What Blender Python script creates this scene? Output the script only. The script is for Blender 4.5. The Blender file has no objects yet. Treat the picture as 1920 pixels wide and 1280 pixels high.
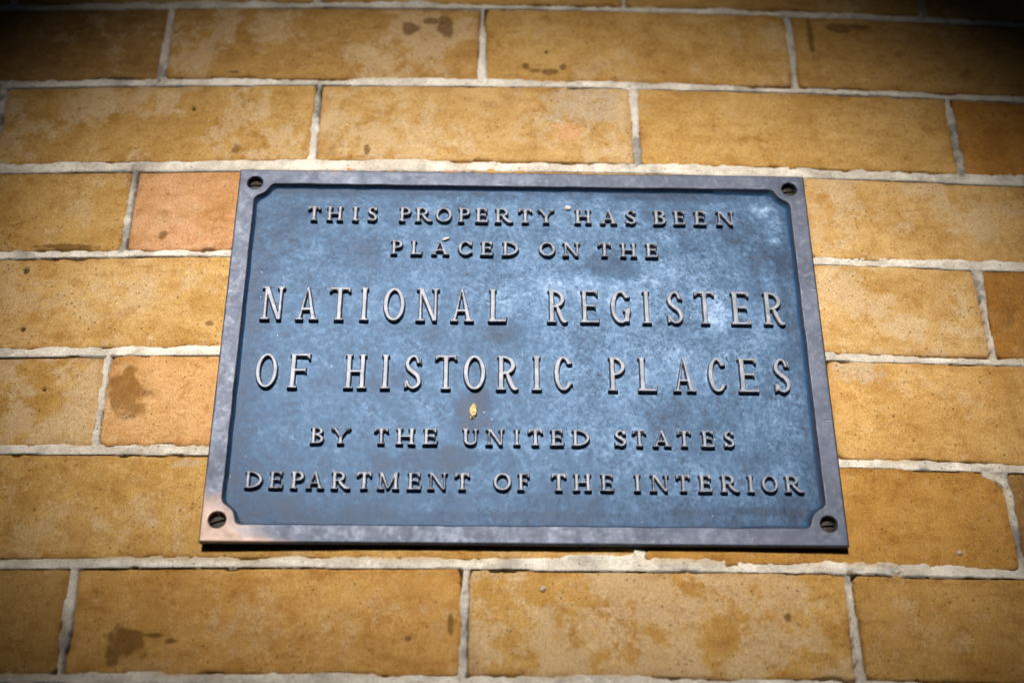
import bpy, math
import numpy as np
from mathutils import Matrix, Vector

scene = bpy.context.scene
COL = scene.collection
Z0 = 2.0                                    # height of the plaque's centre on the wall

# ------------------------------------------------------------------ camera
cd = bpy.data.cameras.new("camera")
cam = bpy.data.objects.new("camera", cd)
COL.objects.link(cam)
scene.camera = cam
yaw, pitch, roll = math.radians(1.39803904), math.radians(29.51982127), math.radians(-0.08233721)
d = Vector((math.sin(yaw) * math.cos(pitch), math.cos(yaw) * math.cos(pitch), math.sin(pitch)))
rt = d.cross(Vector((0, 0, 1))).normalized()
up = rt.cross(d)
rt, up = math.cos(roll) * rt + math.sin(roll) * up, -math.sin(roll) * rt + math.cos(roll) * up
m = Matrix((rt, up, -d)).transposed().to_4x4()
m.translation = Vector((-0.02490968, -0.72896599, Z0 - 0.41070972))
cam.matrix_world = m
cd.lens = 50.0
cd.sensor_width = 36.0
cd.clip_start = 0.01
cd.clip_end = 100.0
cd.dof.use_dof = True
cd.dof.focus_distance = 0.832
cd.dof.aperture_fstop = 4.0

# ------------------------------------------------------------------ sky, sun, lamp, exposure
world = bpy.data.worlds.new("World")
scene.world = world
world.use_nodes = True
wn = world.node_tree.nodes
sky = wn.new("ShaderNodeTexSky")
sky.sky_type = 'NISHITA'
sky.sun_disc = False
SUN_EL, SUN_AZ = math.radians(48), math.radians(-35)     # azimuth from +Y towards +X: the sun is behind the wall, which stands in open shade
sky.sun_elevation = SUN_EL
sky.sun_rotation = SUN_AZ
bg = wn["Background"]
bg.inputs["Strength"].default_value = 0.05
world.node_tree.links.new(sky.outputs[0], bg.inputs["Color"])

sd = bpy.data.lights.new("sun", 'SUN')
sd.energy = 0.6
sd.angle = math.radians(12)
sd.color = (1.0, 0.95, 0.87)
so = bpy.data.objects.new("sun", sd)
COL.objects.link(so)
sv = Vector((math.sin(SUN_AZ) * math.cos(SUN_EL), math.cos(SUN_AZ) * math.cos(SUN_EL), math.sin(SUN_EL)))
so.rotation_euler = sv.to_track_quat('Z', 'Y').to_euler()
so.location = sv * 10

# unseen lamp, added: its pool imitates a vignette round the plaque and bricks
ld = bpy.data.lights.new("added_pool_lamp", 'AREA')
ld.shape = 'ELLIPSE'
ld.size, ld.size_y = 0.62, 0.38
ld.spread = math.radians(13)
ld.energy = 15
ld.color = (1.0, 0.96, 0.90)
lo = bpy.data.objects.new("added_pool_lamp", ld)
COL.objects.link(lo)
lo.location = Vector((-0.17, -1.38, Z0 + 0.60))
aim = Vector((0.0, 0, Z0 + 0.022))
lo.rotation_euler = (lo.location - aim).to_track_quat('Z', 'Y').to_euler()

vs = scene.view_settings
scene.display_settings.display_device = 'sRGB'
vs.view_transform = 'Standard'
vs.look = 'None'
vs.exposure = -3.3
vs.gamma = 1.0
vs.use_curve_mapping = False
scene.cycles.max_bounces = 6

# ------------------------------------------------------------------ helpers
def vnoise(x, z, scale, seed):
    """smooth value noise in -1..1 on arrays x, z (metres), lattice cell 'scale'"""
    rng = np.random.RandomState(seed)
    lat = rng.rand(256, 256) * 2 - 1
    fx, fz = x / scale + 1000.37, z / scale + 1000.71
    ix, iz = np.floor(fx).astype(int), np.floor(fz).astype(int)
    tx, tz = fx - ix, fz - iz
    tx = tx * tx * tx * (tx * (tx * 6 - 15) + 10)
    tz = tz * tz * tz * (tz * (tz * 6 - 15) + 10)
    a, b = ix % 256, (ix + 1) % 256
    c, e = iz % 256, (iz + 1) % 256
    return (lat[a, c] * (1 - tx) + lat[b, c] * tx) * (1 - tz) + (lat[a, e] * (1 - tx) + lat[b, e] * tx) * tz

def fbm(x, z, scale, seed, octaves=4, gain=0.55):
    o, amp, tot = 0, 1.0, 0
    for i in range(octaves):
        o = o + amp * vnoise(x, z, scale / 2 ** i, seed + i * 17)
        tot += amp
        amp *= gain
    return o / tot

def sstep(a, b, x):
    t = np.clip((x - a) / (b - a), 0, 1)
    return t * t * (3 - 2 * t)

def tag(o, label=None, cat=None, group=None, kind=None):
    for k, v in (("label", label), ("category", cat), ("group", group), ("kind", kind)):
        if v:
            o[k] = v
    return o

def empty(name, loc, parent=None):
    o = bpy.data.objects.new(name, None)
    o.empty_display_size = 0.03
    o.location = loc
    COL.objects.link(o)
    if parent:
        o.parent = parent
    return o

def mesh_obj(name, verts, faces, mat, parent=None, loc=(0, 0, 0), smooth=True, attrs=None):
    """faces: (n,4) int array or list of tuples"""
    me = bpy.data.meshes.new(name)
    verts = np.asarray(verts, np.float32)
    if isinstance(faces, np.ndarray):
        n, k = faces.shape
        me.vertices.add(len(verts))
        me.vertices.foreach_set("co", verts.ravel())
        me.loops.add(n * k)
        me.loops.foreach_set("vertex_index", faces.astype(np.int32).ravel())
        me.polygons.add(n)
        me.polygons.foreach_set("loop_start", np.arange(0, n * k, k, dtype=np.int32))
        me.update(calc_edges=True)
    else:
        me.from_pydata(verts.tolist(), [], faces)
    me.polygons.foreach_set("use_smooth", np.full(len(me.polygons), smooth))
    if attrs:
        for an, av in attrs.items():
            if av.ndim == 2:
                at = me.attributes.new(an, 'FLOAT_COLOR', 'POINT')
                at.data.foreach_set("color", av.astype(np.float32).ravel())
            else:
                at = me.attributes.new(an, 'FLOAT', 'POINT')
                at.data.foreach_set("value", av.astype(np.float32).ravel())
    me.update()
    me.materials.append(mat)
    o = bpy.data.objects.new(name, me)
    COL.objects.link(o)
    o.location = loc
    if parent:
        o.parent = parent
    return o

def grid_faces(nx, nz, keep=None):
    """quads of an (nz, nx) grid seen from -Y (normal towards the viewer); keep: (nz-1, nx-1) mask"""
    idx = np.arange(nx * nz).reshape(nz, nx)
    f = np.stack([idx[:-1, :-1], idx[:-1, 1:], idx[1:, 1:], idx[1:, :-1]], -1)
    f = f.reshape(-1, 4) if keep is None else f[keep]
    return f

def compact(verts, faces, attrs=None):
    used = np.unique(faces)
    remap = np.zeros(len(verts), np.int64)
    remap[used] = np.arange(len(used))
    a = {k: v[used] for k, v in attrs.items()} if attrs else None
    return verts[used], remap[faces], a

class Nodes:
    def __init__(self, name):
        self.mat = bpy.data.materials.new(name)
        self.mat.use_nodes = True
        self.t = self.mat.node_tree
        self.n = self.t.nodes
        self.p = self.n["Principled BSDF"]
        self.pos = self.n.new("ShaderNodeTexCoord").outputs["Object"]
    def link(self, a, b):
        self.t.links.new(a, b)
    def put(self, sock, v):
        if hasattr(v, "is_output"):
            self.link(v, sock)
        else:
            if sock.type == 'RGBA' and len(v) == 3:
                v = (*v, 1)
            sock.default_value = v
    def noise(self, scale, detail=4, rough=0.6, vec=None, dist=0.0):
        k = self.n.new("ShaderNodeTexNoise")
        k.inputs["Scale"].default_value = scale
        k.inputs["Detail"].default_value = detail
        k.inputs["Roughness"].default_value = rough
        k.inputs["Distortion"].default_value = dist
        self.link(vec or self.pos, k.inputs["Vector"])
        return k.outputs["Fac"]
    def voronoi(self, scale, vec=None):
        k = self.n.new("ShaderNodeTexVoronoi")
        k.inputs["Scale"].default_value = scale
        self.link(vec or self.pos, k.inputs["Vector"])
        return k.outputs["Distance"]
    def ramp(self, v, a, b, lo=0.0, hi=1.0):
        k = self.n.new("ShaderNodeMapRange")
        k.interpolation_type = 'SMOOTHSTEP'
        for i, x in zip((1, 2, 3, 4), (a, b, lo, hi)):
            k.inputs[i].default_value = x
        self.put(k.inputs[0], v)
        return k.outputs[0]
    def math(self, op, a, b=0.0):
        k = self.n.new("ShaderNodeMath")
        k.operation = op
        self.put(k.inputs[0], a)
        self.put(k.inputs[1], b)
        return k.outputs[0]
    def mix(self, f, a, b, mode='MIX'):
        k = self.n.new("ShaderNodeMix")
        k.data_type = 'RGBA'
        k.blend_type = mode
        self.put(k.inputs[0], f)
        self.put(k.inputs[6], a)
        self.put(k.inputs[7], b)
        return k.outputs[2]
    def attr(self, name, out="Fac"):
        k = self.n.new("ShaderNodeAttribute")
        k.attribute_name = name
        return k.outputs[out]
    def bump(self, h, dist, strength=1.0, normal=None):
        k = self.n.new("ShaderNodeBump")
        k.inputs["Strength"].default_value = strength
        k.inputs["Distance"].default_value = dist
        self.link(h, k.inputs["Height"])
        if normal:
            self.link(normal, k.inputs["Normal"])
        return k.outputs["Normal"]
    def out(self, **kw):
        for k, v in kw.items():
            self.put(self.p.inputs[k.replace("_", " ")], v)
        return self.mat

# ------------------------------------------------------------------ materials
def brick_material():
    g = Nodes("buff_brick")
    col = g.attr("tint", "Color")
    mp = g.n.new("ShaderNodeMapping")
    mp.inputs["Scale"].default_value = (0.28, 1.0, 1.0)
    g.link(g.pos, mp.inputs["Vector"])
    drag = g.noise(170, 5, 0.7, mp.outputs["Vector"], 0.4)          # lengthwise drag marks of the cutting wire
    big = g.noise(24, 6, 0.7, dist=0.5)
    mid = g.noise(130, 5, 0.72)
    grain = g.noise(1050, 3, 0.75)
    fine = g.noise(1700, 2, 0.7)
    col = g.mix(g.ramp(big, 0.36, 0.68), col, g.mix(1.0, col, (0.80, 0.72, 0.52), 'MULTIPLY'))
    col = g.mix(g.ramp(drag, 0.45, 0.72, 0, 0.65), col, g.mix(1.0, col, (0.72, 0.60, 0.40), 'MULTIPLY'))
    col = g.mix(g.ramp(mid, 0.54, 0.70, 0, 0.3), col, (0.50, 0.37, 0.215))
    dapple = g.noise(85, 9, 0.80, dist=0.3)
    col = g.mix(g.ramp(dapple, 0.47, 0.66, 0, 0.75), col, g.mix(1.0, col, (0.70, 0.56, 0.32), 'MULTIPLY'))
    col = g.mix(g.ramp(dapple, 0.46, 0.30, 0, 0.5), col, g.mix(1.0, col, (1.18, 1.16, 1.2), 'MULTIPLY'))
    pale = g.math('ADD', g.attr("pale"), g.math('ADD', g.math('MULTIPLY', g.math('SUBTRACT', grain, 0.5), 0.55), g.math('MULTIPLY', g.math('SUBTRACT', mid, 0.5), 0.9)))
    col = g.mix(g.ramp(pale, 0.18, 0.85, 0.0, 0.62), col, (0.50, 0.385, 0.25))
    st = g.math('ADD', g.attr("stain"), g.math('ADD', g.math('MULTIPLY', g.math('SUBTRACT', grain, 0.5), 0.7), g.math('MULTIPLY', g.math('SUBTRACT', mid, 0.5), 1.3)))
    col = g.mix(g.ramp(st, 0.15, 1.0, 0.0, 0.80), col, g.attr("stain_color", "Color"))
    col = g.mix(g.math('MULTIPLY', g.attr("edge"), 0.35), col, g.mix(1.0, col, (0.62, 0.44, 0.22), 'MULTIPLY'))
    col = g.mix(g.ramp(grain, 0.30, 0.70), g.mix(1.0, col, (0.68, 0.60, 0.47), 'MULTIPLY'), g.mix(1.0, col, (1.20, 1.17, 1.12), 'MULTIPLY'))
    col = g.mix(g.ramp(fine, 0.60, 0.78, 0, 0.55), col, (0.60, 0.47, 0.30))
    col = g.mix(g.ramp(fine, 0.36, 0.22, 0, 0.55), col, (0.15, 0.085, 0.03))
    spots = g.math('LESS_THAN', g.voronoi(240), 0.15)
    keep = g.ramp(g.noise(70, 3), 0.44, 0.58)
    col = g.mix(g.math('MULTIPLY', spots, g.math('MULTIPLY', keep, 0.8)), col, (0.07, 0.035, 0.012))
    n1 = g.bump(grain, 0.0005, 0.7)
    n2 = g.bump(fine, 0.0003, 0.7, n1)
    n3 = g.bump(drag, 0.0006, 0.5, n2)
    return g.out(Base_Color=col, Roughness=0.85, Normal=n3, Specular_IOR_Level=0.25)

def mortar_material():
    g = Nodes("lime_mortar")
    a = g.noise(60, 5, 0.65)
    grain = g.noise(900, 3, 0.7)
    col = g.mix(g.ramp(a, 0.35, 0.68), (0.54, 0.48, 0.40), (0.82, 0.76, 0.66))
    col = g.mix(g.attr("grime_shade"), col, (0.16, 0.15, 0.14))
    col = g.mix(g.attr("buff"), col, (0.52, 0.38, 0.22))
    col = g.mix(g.ramp(grain, 0.3, 0.7), g.mix(1.0, col, (0.72, 0.70, 0.68), 'MULTIPLY'), col)
    col = g.mix(g.ramp(g.noise(200, 5, 0.75), 0.55, 0.72, 0, 0.6), col, (0.40, 0.335, 0.26))
    sp = g.math('MULTIPLY', g.math('LESS_THAN', g.voronoi(300), 0.15), g.ramp(g.noise(90, 2), 0.44, 0.56, 0, 0.9))
    col = g.mix(sp, col, (0.10, 0.08, 0.06))
    n = g.bump(grain, 0.0007, 0.9)
    n = g.bump(g.noise(240, 5, 0.7), 0.0018, 0.9, n)
    return g.out(Base_Color=col, Roughness=0.9, Normal=n, Specular_IOR_Level=0.25)

def patina_color(g):
    """blue-grey bronze patina shared by the sunk field and the inner walls of the rim"""
    a = g.noise(60, 8, 0.78, dist=0.6)
    b = g.noise(330, 6, 0.82)
    c = g.noise(900, 2, 0.6)
    v = g.math('ADD', g.math('MULTIPLY', a, 0.46), g.math('MULTIPLY', b, 0.60))
    return v, b, c

def field_material():
    g = Nodes("bronze_patina")
    v, b, c = patina_color(g)
    sp = g.ramp(g.noise(620, 3, 0.7), 0.53, 0.66)
    spz = g.ramp(g.noise(42, 5, 0.7, dist=0.8), 0.44, 0.60)
    v = g.math('SUBTRACT', v, g.math('MULTIPLY', g.math('MULTIPLY', sp, spz), 0.28))
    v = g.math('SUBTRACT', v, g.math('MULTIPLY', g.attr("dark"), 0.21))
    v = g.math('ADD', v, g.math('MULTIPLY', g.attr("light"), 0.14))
    k = g.n.new("ShaderNodeValToRGB")
    e = k.color_ramp.elements
    e[0].position, e[0].color = 0.20, (0.005, 0.012, 0.027, 1)
    e[1].position, e[1].color = 0.72, (0.235, 0.310, 0.435, 1)
    q = e.new(0.36); q.color = (0.007, 0.023, 0.052, 1)
    q = e.new(0.48); q.color = (0.024, 0.056, 0.107, 1)
    q = e.new(0.59); q.color = (0.075, 0.128, 0.210, 1)
    g.link(v, k.inputs[0])
    col = k.outputs[0]
    pits = g.math('MULTIPLY', g.math('LESS_THAN', g.voronoi(150), 0.085), g.ramp(g.noise(45, 2), 0.5, 0.56, 0, 0.9))
    col = g.mix(pits, col, (0.02, 0.025, 0.035))
    fleck = g.math('MULTIPLY', g.math('LESS_THAN', g.voronoi(210), 0.05), g.ramp(g.noise(33, 2), 0.55, 0.62, 0, 0.7))
    col = g.mix(fleck, col, (0.7, 0.75, 0.82))
    n = g.bump(b, 0.00035, 0.6)
    n = g.bump(c, 0.00015, 0.5, n)
    return g.out(Base_Color=col, Metallic=0.35, Roughness=g.ramp(v, 0.2, 0.75, 0.40, 0.56), Normal=n, Specular_IOR_Level=0.25)

def rim_material():
    g = Nodes("bronze_rim")
    a = g.noise(38, 6, 0.7, dist=0.5)
    b = g.noise(300, 4, 0.7)
    m = g.noise(110, 5, 0.7, dist=0.4)
    col = g.mix(g.ramp(a, 0.34, 0.66), (0.028, 0.036, 0.058), (0.058, 0.068, 0.099))
    col = g.mix(g.ramp(m, 0.46, 0.66, 0, 0.6), col, (0.048, 0.055, 0.088))
    col = g.mix(g.ramp(b, 0.45, 0.75, 0, 0.6), col, (0.115, 0.121, 0.148))
    worn = g.math('ADD', g.attr("worn"), g.math('ADD', g.math('MULTIPLY', g.math('SUBTRACT', a, 0.5), 1.5), g.math('MULTIPLY', g.math('SUBTRACT', m, 0.5), 1.6)))
    col = g.mix(g.ramp(worn, 0.35, 1.35, 0, 0.8), col, (0.30, 0.205, 0.155))
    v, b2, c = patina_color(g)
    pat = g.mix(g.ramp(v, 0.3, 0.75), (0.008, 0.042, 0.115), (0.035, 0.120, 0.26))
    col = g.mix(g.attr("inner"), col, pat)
    tarn = g.math('MULTIPLY', g.attr("tarnish"), g.ramp(m, 0.3, 0.6, 0.45, 0.95))
    col = g.mix(tarn, col, (0.052, 0.055, 0.085))
    scratch = g.n.new("ShaderNodeMapping")
    scratch.inputs["Scale"].default_value = (0.12, 1, 1)
    scratch.inputs["Rotation"].default_value = (0, 0.5, 0)
    g.link(g.pos, scratch.inputs["Vector"])
    sc = g.ramp(g.noise(700, 2, 0.5, scratch.outputs["Vector"]), 0.70, 0.76, 0, 0.35)
    col = g.mix(sc, col, (0.30, 0.28, 0.29))
    n = g.bump(b, 0.0002, 0.6)
    n = g.bump(a, 0.0001, 0.25, n)
    return g.out(Base_Color=col, Metallic=0.5, Roughness=g.ramp(m, 0.3, 0.7, 0.46, 0.60), Normal=n)

def letter_material():
    g = Nodes("bronze_letter")
    k = g.n.new("ShaderNodeNewGeometry").outputs["Position"]
    a = g.noise(130, 4, 0.6, k)
    b = g.noise(700, 3, 0.6, k)
    col = g.mix(g.ramp(a, 0.3, 0.7), (0.085, 0.092, 0.115), (0.152, 0.155, 0.178))
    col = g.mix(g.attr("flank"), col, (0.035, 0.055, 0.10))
    return g.out(Base_Color=col, Metallic=0.3, Roughness=0.5, Normal=g.bump(b, 0.00015, 0.5))

def plain(name, col, rough=0.7, metal=0.0, nscale=300, dist=0.0005, amp=0.35):
    g = Nodes(name)
    n = g.noise(nscale, 4, 0.65)
    dark = tuple(c * (1 - amp) for c in col)
    return g.out(Base_Color=g.mix(g.ramp(n, 0.3, 0.7), dark, col), Roughness=rough, Metallic=metal, Normal=g.bump(n, dist, 0.9))

M_BRICK = brick_material()
M_MORTAR = mortar_material()
M_FIELD = field_material()
M_RIM = rim_material()
M_LETTER = letter_material()
M_SCREW = plain("old_bronze_screw", (0.024, 0.019, 0.013), 0.55, 0.7, 500, 0.0003)
M_CRUMB = plain("straw_crumb", (0.68, 0.54, 0.26), 0.9, 0.0, 700, 0.0009, 0.65)
M_PALE_CRUMB = plain("pale_crumb", (0.66, 0.60, 0.50), 0.9, 0.0, 900, 0.0006, 0.4)
M_PEBBLE = plain("pebble", (0.46, 0.37, 0.26), 0.8, 0.0, 800, 0.0003, 0.3)

# ------------------------------------------------------------------ the rounded brick wall
K, X0, D0, SL = 0.160, 0.02966, 0.0046, -0.005667      # curvature 1/R (R = 5.15 m), crown, depth, slope of the courses
def wall_y(x):
    return D0 + 0.5 * K * (x - X0) ** 2

CZ = [0.2675, 0.2004, 0.1338, 0.0660, -0.0022, -0.0690, -0.1350, -0.1988]     # the bed joints in the picture, top first
CE = [0.0, 0.0012, 0.0025, 0.001, 0.004, -0.008, 0.0, 0.0]
PITCH, COURSE = 0.2106, 0.0672
ABOVE, BELOW = 8, 8
BEDS = [(CZ[0] + COURSE * i, 0.0) for i in range(ABOVE, 0, -1)] + list(zip(CZ, CE)) + [(CZ[-1] - COURSE * i, 0.0) for i in range(1, BELOW + 1)]
# head joints: row r lies between bed r-1 and bed r of the eight in the picture (row 0 is above the first)
HEADS = {0: [-0.3488, -0.140, 0.0705, 0.2794], 1: [-0.2387, -0.0264, 0.1824], 2: [-0.3419, -0.1340, 0.0738, 0.2843],
         3: [-0.2463, -0.0350, 0.1760], 4: [-0.3490, -0.1390, 0.0720, 0.2819], 5: [-0.2446, -0.0340, 0.1770],
         6: [-0.3580, 0.0640, 0.2752], 7: [-0.2445, -0.0325, 0.1770]}
rng = np.random.RandomState(7)

fine = 0.00085
def axis(lo, hi, a, b, coarse=0.006):
    return np.concatenate([np.arange(lo, a - coarse * 0.5, coarse), np.arange(a, b, fine), np.arange(b + coarse * 0.5, hi, coarse)])
XS = axis(-1.15, 1.15, -0.41, 0.41)
ZS = axis(-0.68, 0.76, -0.225, 0.315)
X, Z = np.meshgrid(XS, ZS)
NZ, NX = X.shape

wob = 0.0012 * vnoise(X, Z, 0.05, 3) + 0.0006 * vnoise(X, Z, 0.013, 4)
bed_z = [z + (SL + e) * X for z, e in BEDS]
row = np.zeros(X.shape, int)
for b in bed_z:
    row += (Z < b)                         # row 0 = above the topmost bed
nrow = len(BEDS) + 1
B = np.full(X.shape, -0.010)
tint = np.zeros(X.shape + (4,))
tint[..., 3] = 1
tint[..., :3] = (0.4, 0.25, 0.1)
pale_amt = np.zeros(X.shape)
edge_a = np.zeros(X.shape)
gold, ochre, tan, rose, amber, brown = (0.450, 0.288, 0.100), (0.405, 0.248, 0.080), (0.480, 0.320, 0.135), (0.520, 0.305, 0.175), (0.360, 0.180, 0.035), (0.27, 0.160, 0.055)
SPECIAL = {  # (row in picture, brick counted from the left joint list): colour, pale amount
    (1, 0): (brown, 0.25), (1, 1): (ochre, 0.45), (1, 2): (gold, 0.30), (1, 3): (ochre, 0.12),
    (2, 1): (gold, 0.50), (2, 2): (tan, 0.50), (2, 3): (gold, 0.05), (2, 4): (amber, 0.0),
    (3, 0): (gold, 0.30), (3, 1): (rose, 0.25), (3, 3): (tan, 0.55),
    (4, 1): (tan, 0.35), (4, 3): (tan, 0.60), (4, 4): (amber, 0.0),
    (5, 0): (gold, 0.62), (5, 1): ((0.52, 0.315, 0.145), 0.30), (5, 3): ((0.49, 0.31, 0.115), 0.25),
    (6, 1): (gold, 0.35), (6, 2): ((0.43, 0.24, 0.058), 0.12), (6, 3): (brown, 0.0),
    (7, 0): (ochre, 0.12), (7, 1): ((0.47, 0.28, 0.09), 0.22), (7, 2): ((0.46, 0.285, 0.09), 0.58), (7, 3): (ochre, 0.22)}
head_info = []
edge1 = 0.0008 * vnoise(X, Z, 0.03, 21) + 0.0003 * vnoise(X, Z, 0.007, 22) + 0.00025 * vnoise(X, Z, 0.0024, 23)
face = 0.0006 * fbm(X, Z, 0.07, 31, 3) + 0.00022 * fbm(X, Z, 0.008, 35, 3)
chips = sstep(0.55, 0.8, fbm(X, Z, 0.022, 41, 3) * 1.6)
for r in range(nrow):
    pr = r - ABOVE                         # row index as in HEADS
    top = bed_z[r - 1] if r > 0 else bed_z[0] + COURSE
    bot = bed_z[r] if r < nrow - 1 else bed_z[-1] - COURSE
    base = HEADS.get(pr) or ([-0.3419 + PITCH * i for i in range(4)] if pr % 2 == 0 else [-0.2445 + PITCH * i for i in range(3)])
    left = [base[0] - PITCH * i for i in range(5, 0, -1)]
    right = [base[-1] + PITCH * i for i in range(1, 6)]
    js = left + list(base) + right
    head_info.append((r, js))
    inrow = row == r
    for i in range(len(js) - 1):
        a, c = js[i], js[i + 1]
        selm = inrow & (X >= a) & (X < c)
        if not selm.any():
            continue
        x, z = X[selm], Z[selm]
        tz, bz = top[selm], bot[selm]
        jw = 0.0025 + rng.uniform(-0.0004, 0.0005)
        jb = 0.0029 + rng.uniform(-0.0004, 0.0004)
        hx, hz = (c - a) / 2 - jw, (tz - bz) / 2 - jb
        px, pz = np.abs(x - (a + c) / 2), np.abs(z - (tz + bz) / 2)
        rad = rng.uniform(0.002, 0.005)
        if pr == 6 and i - 5 == 1:
            rad = np.where((x > (a + c) / 2) & (z > (tz + bz) / 2), 0.018, 0.003)
        qx, qz = px - hx + rad, pz - hz + rad
        sdf = np.hypot(np.maximum(qx, 0), np.maximum(qz, 0)) + np.minimum(np.maximum(qx, qz), 0) - rad
        sdf = sdf + edge1[selm] + 0.0012 * chips[selm] * sstep(-0.006, 0, sdf)
        t = np.clip((sdf + 0.0022) / 0.0034, 0, 1)
        tilt = rng.uniform(-1, 1) * 0.0006 * (x - (a + c) / 2) / 0.1 + rng.uniform(-1, 1) * 0.0003 * (z - (tz + bz) / 2) / 0.03
        h = face[selm] + tilt + rng.uniform(-0.0004, 0.0003) - 0.0009 * t ** 2 - 0.010 * sstep(0.75, 1.0, t)
        B[selm] = h
        edge_a[selm] = sstep(-0.0045, -0.0005, sdf + 0.004 * vnoise(x, z, 0.012, 25) - 0.001)
        colr, pl = SPECIAL.get((pr, i - 4), (None, None))
        if colr is None:
            colr, pl = [(gold, .3), (ochre, .2), (tan, .4), (rose, .2)][rng.choice(4, p=[.4, .25, .25, .1])]
        tint[selm, :3] = np.array(colr) * rng.uniform(0.91, 1.06)
        pale_amt[selm] = pl
# small pits and crumbly bits of the faces
pit = fbm(X, Z, 0.004, 51, 2)
B -= 0.0009 * sstep(0.55, 0.8, pit) * sstep(-0.1, 0.5, fbm(X, Z, 0.05, 55, 3))

# pale weathered bloom, with soft irregular borders
bloom = fbm(X, Z, 0.030, 61, 6, 0.74) * 1.25
pale = np.clip(sstep(-0.25, 0.35, bloom + (pale_amt - 0.45) * 0.9) * (0.25 + 0.9 * pale_amt), 0, 1)
# marks that have a shape of their own: x, z, half width, half height (mm), colour
MARKS = [(-229.2, -28.5, 14.4, 16.7, 'brown'), (-222.7, -22.9, 12.5, 10.5, 'ochre'), (-212.2, -179.6, 11.9, 10.4, 'olive'), (-197.3, -173.9, 7.4, 2.3, 'olive'), (-187.8, -177.2, 4.0, 1.7, 'olive'),
 (-76.1, 249.8, 7.2, 5.2, 'olive'), (-62.5, 254.6, 5.1, 3.3, 'olive'), (-50.8, 250.8, 5.1, 9.5, 'olive'), (-59.0, 244.2, 7.2, 3.3, 'ochre'), (-65.3, 238.5, 3.2, 2.3, 'ochre'),
 (2.5, 215.9, 3.6, 4.1, 'olive'), (8.6, 212.3, 5.0, 3.2, 'olive'), (18.1, 211.1, 7.1, 3.2, 'olive'), (27.4, 214.5, 2.8, 3.7, 'olive'), (-17.5, 247.8, 3.6, 6.6, 'ochre'),
 (-183.3, 146.6, 4.8, 5.1, 'olive'), (-123.0, 152.4, 6.9, 12.8, 'speck'), (-99.6, 145.5, 2.7, 4.7, 'olive'), (-126.5, 187.8, 4.9, 5.8, 'ochre'), (-137.0, 171.1, 2.4, 11.3, 'ochre'),
 (-82.4, 196.2, 4.9, 2.2, 'ochre'), (-75.4, 188.1, 4.2, 3.1, 'ochre'), (-79.8, 174.0, 3.5, 1.8, 'ochre'), (28.5, 159.7, 11.1, 8.6, 'pink'), (42.3, 183.2, 29.9, 15.0, 'grey'),
 (300.0, 216.3, 7.5, 9.3, 'red'), (196.5, 247.2, 1.9, 16.1, 'olive'), (194.1, 251.8, 7.4, 10.5, 'ochre'), (216.5, 253.9, 8.2, 4.8, 'olive'), (229.8, 256.5, 6.7, 1.9, 'olive'),
 (-226.5, -112.3, 4.5, 4.4, 'ochre'), (-222.6, 80.2, 3.7, 3.6, 'olive'), (-191.1, 209.8, 10.7, 1.4, 'dark'), (-265.4, 206.1, 21.5, 1.4, 'dark'), (257.2, 199.2, 16.5, 1.8, 'dark'),
 (-303.9, 55.8, 2.0, 2.3, 'dark'), (-298.9, 14.6, 1.6, 1.8, 'dark'), (215.5, -40.9, 1.0, 1.0, 'dark'), (225.0, -56.5, 0.9, 1.0, 'dark'), (-214.8, 179.7, 1.4, 1.8, 'dark'), (16.6, 228.1, 1.1, 1.4, 'dark'), (-279.8, -25.8, 1.6, 1.4, 'dark'),
 (197.0, -12.2, 14.5, 7.9, 'grey'), (292.8, 28.0, 5.4, 9.8, 'speck'), (-277.4, 72.7, 15.0, 2.4, 'olive'), (-291.0, 74.2, 16.7, 1.6, 'olive'), (299.6, 76.7, 14.9, 19.9, 'ochre'), (140.8, -163.5, 1.7, 1.8, 'olive'), (-191.4, -73.9, 12.1, 3.3, 'grey'),
 (-187.1, 17.0, 4.5, 2.9, 'olive'), (-269.2, 18.3, 8.1, 2.6, 'ochre'), (-194.5, -98.9, 3.0, 2.9, 'ochre'), (-62.4, -176.2, 1.7, 1.7, 'olive'), (-39.9, -167.9, 2.0, 5.9, 'olive')]
MCOL = {'brown': (0.19, 0.083, 0.012), 'ochre': (0.30, 0.17, 0.035), 'olive': (0.100, 0.046, 0.003), 'speck': (0.13, 0.075, 0.02), 'pink': (0.55, 0.26, 0.13), 'grey': (0.40, 0.33, 0.25), 'red': (0.20, 0.06, 0.015), 'dark': (0.025, 0.014, 0.008)}
MSTR = {'brown': 1.0, 'ochre': .6, 'olive': .95, 'speck': .7, 'pink': .6, 'grey': .7, 'red': .7, 'dark': 1.1}
stain = np.zeros(X.shape)
stc = np.zeros(X.shape + (4,))
stc[..., 3] = 1
stc[..., :3] = MCOL['ochre']
w1, w2 = fbm(X, Z, 0.012, 71, 4), fbm(X, Z, 0.005, 75, 3)
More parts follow.
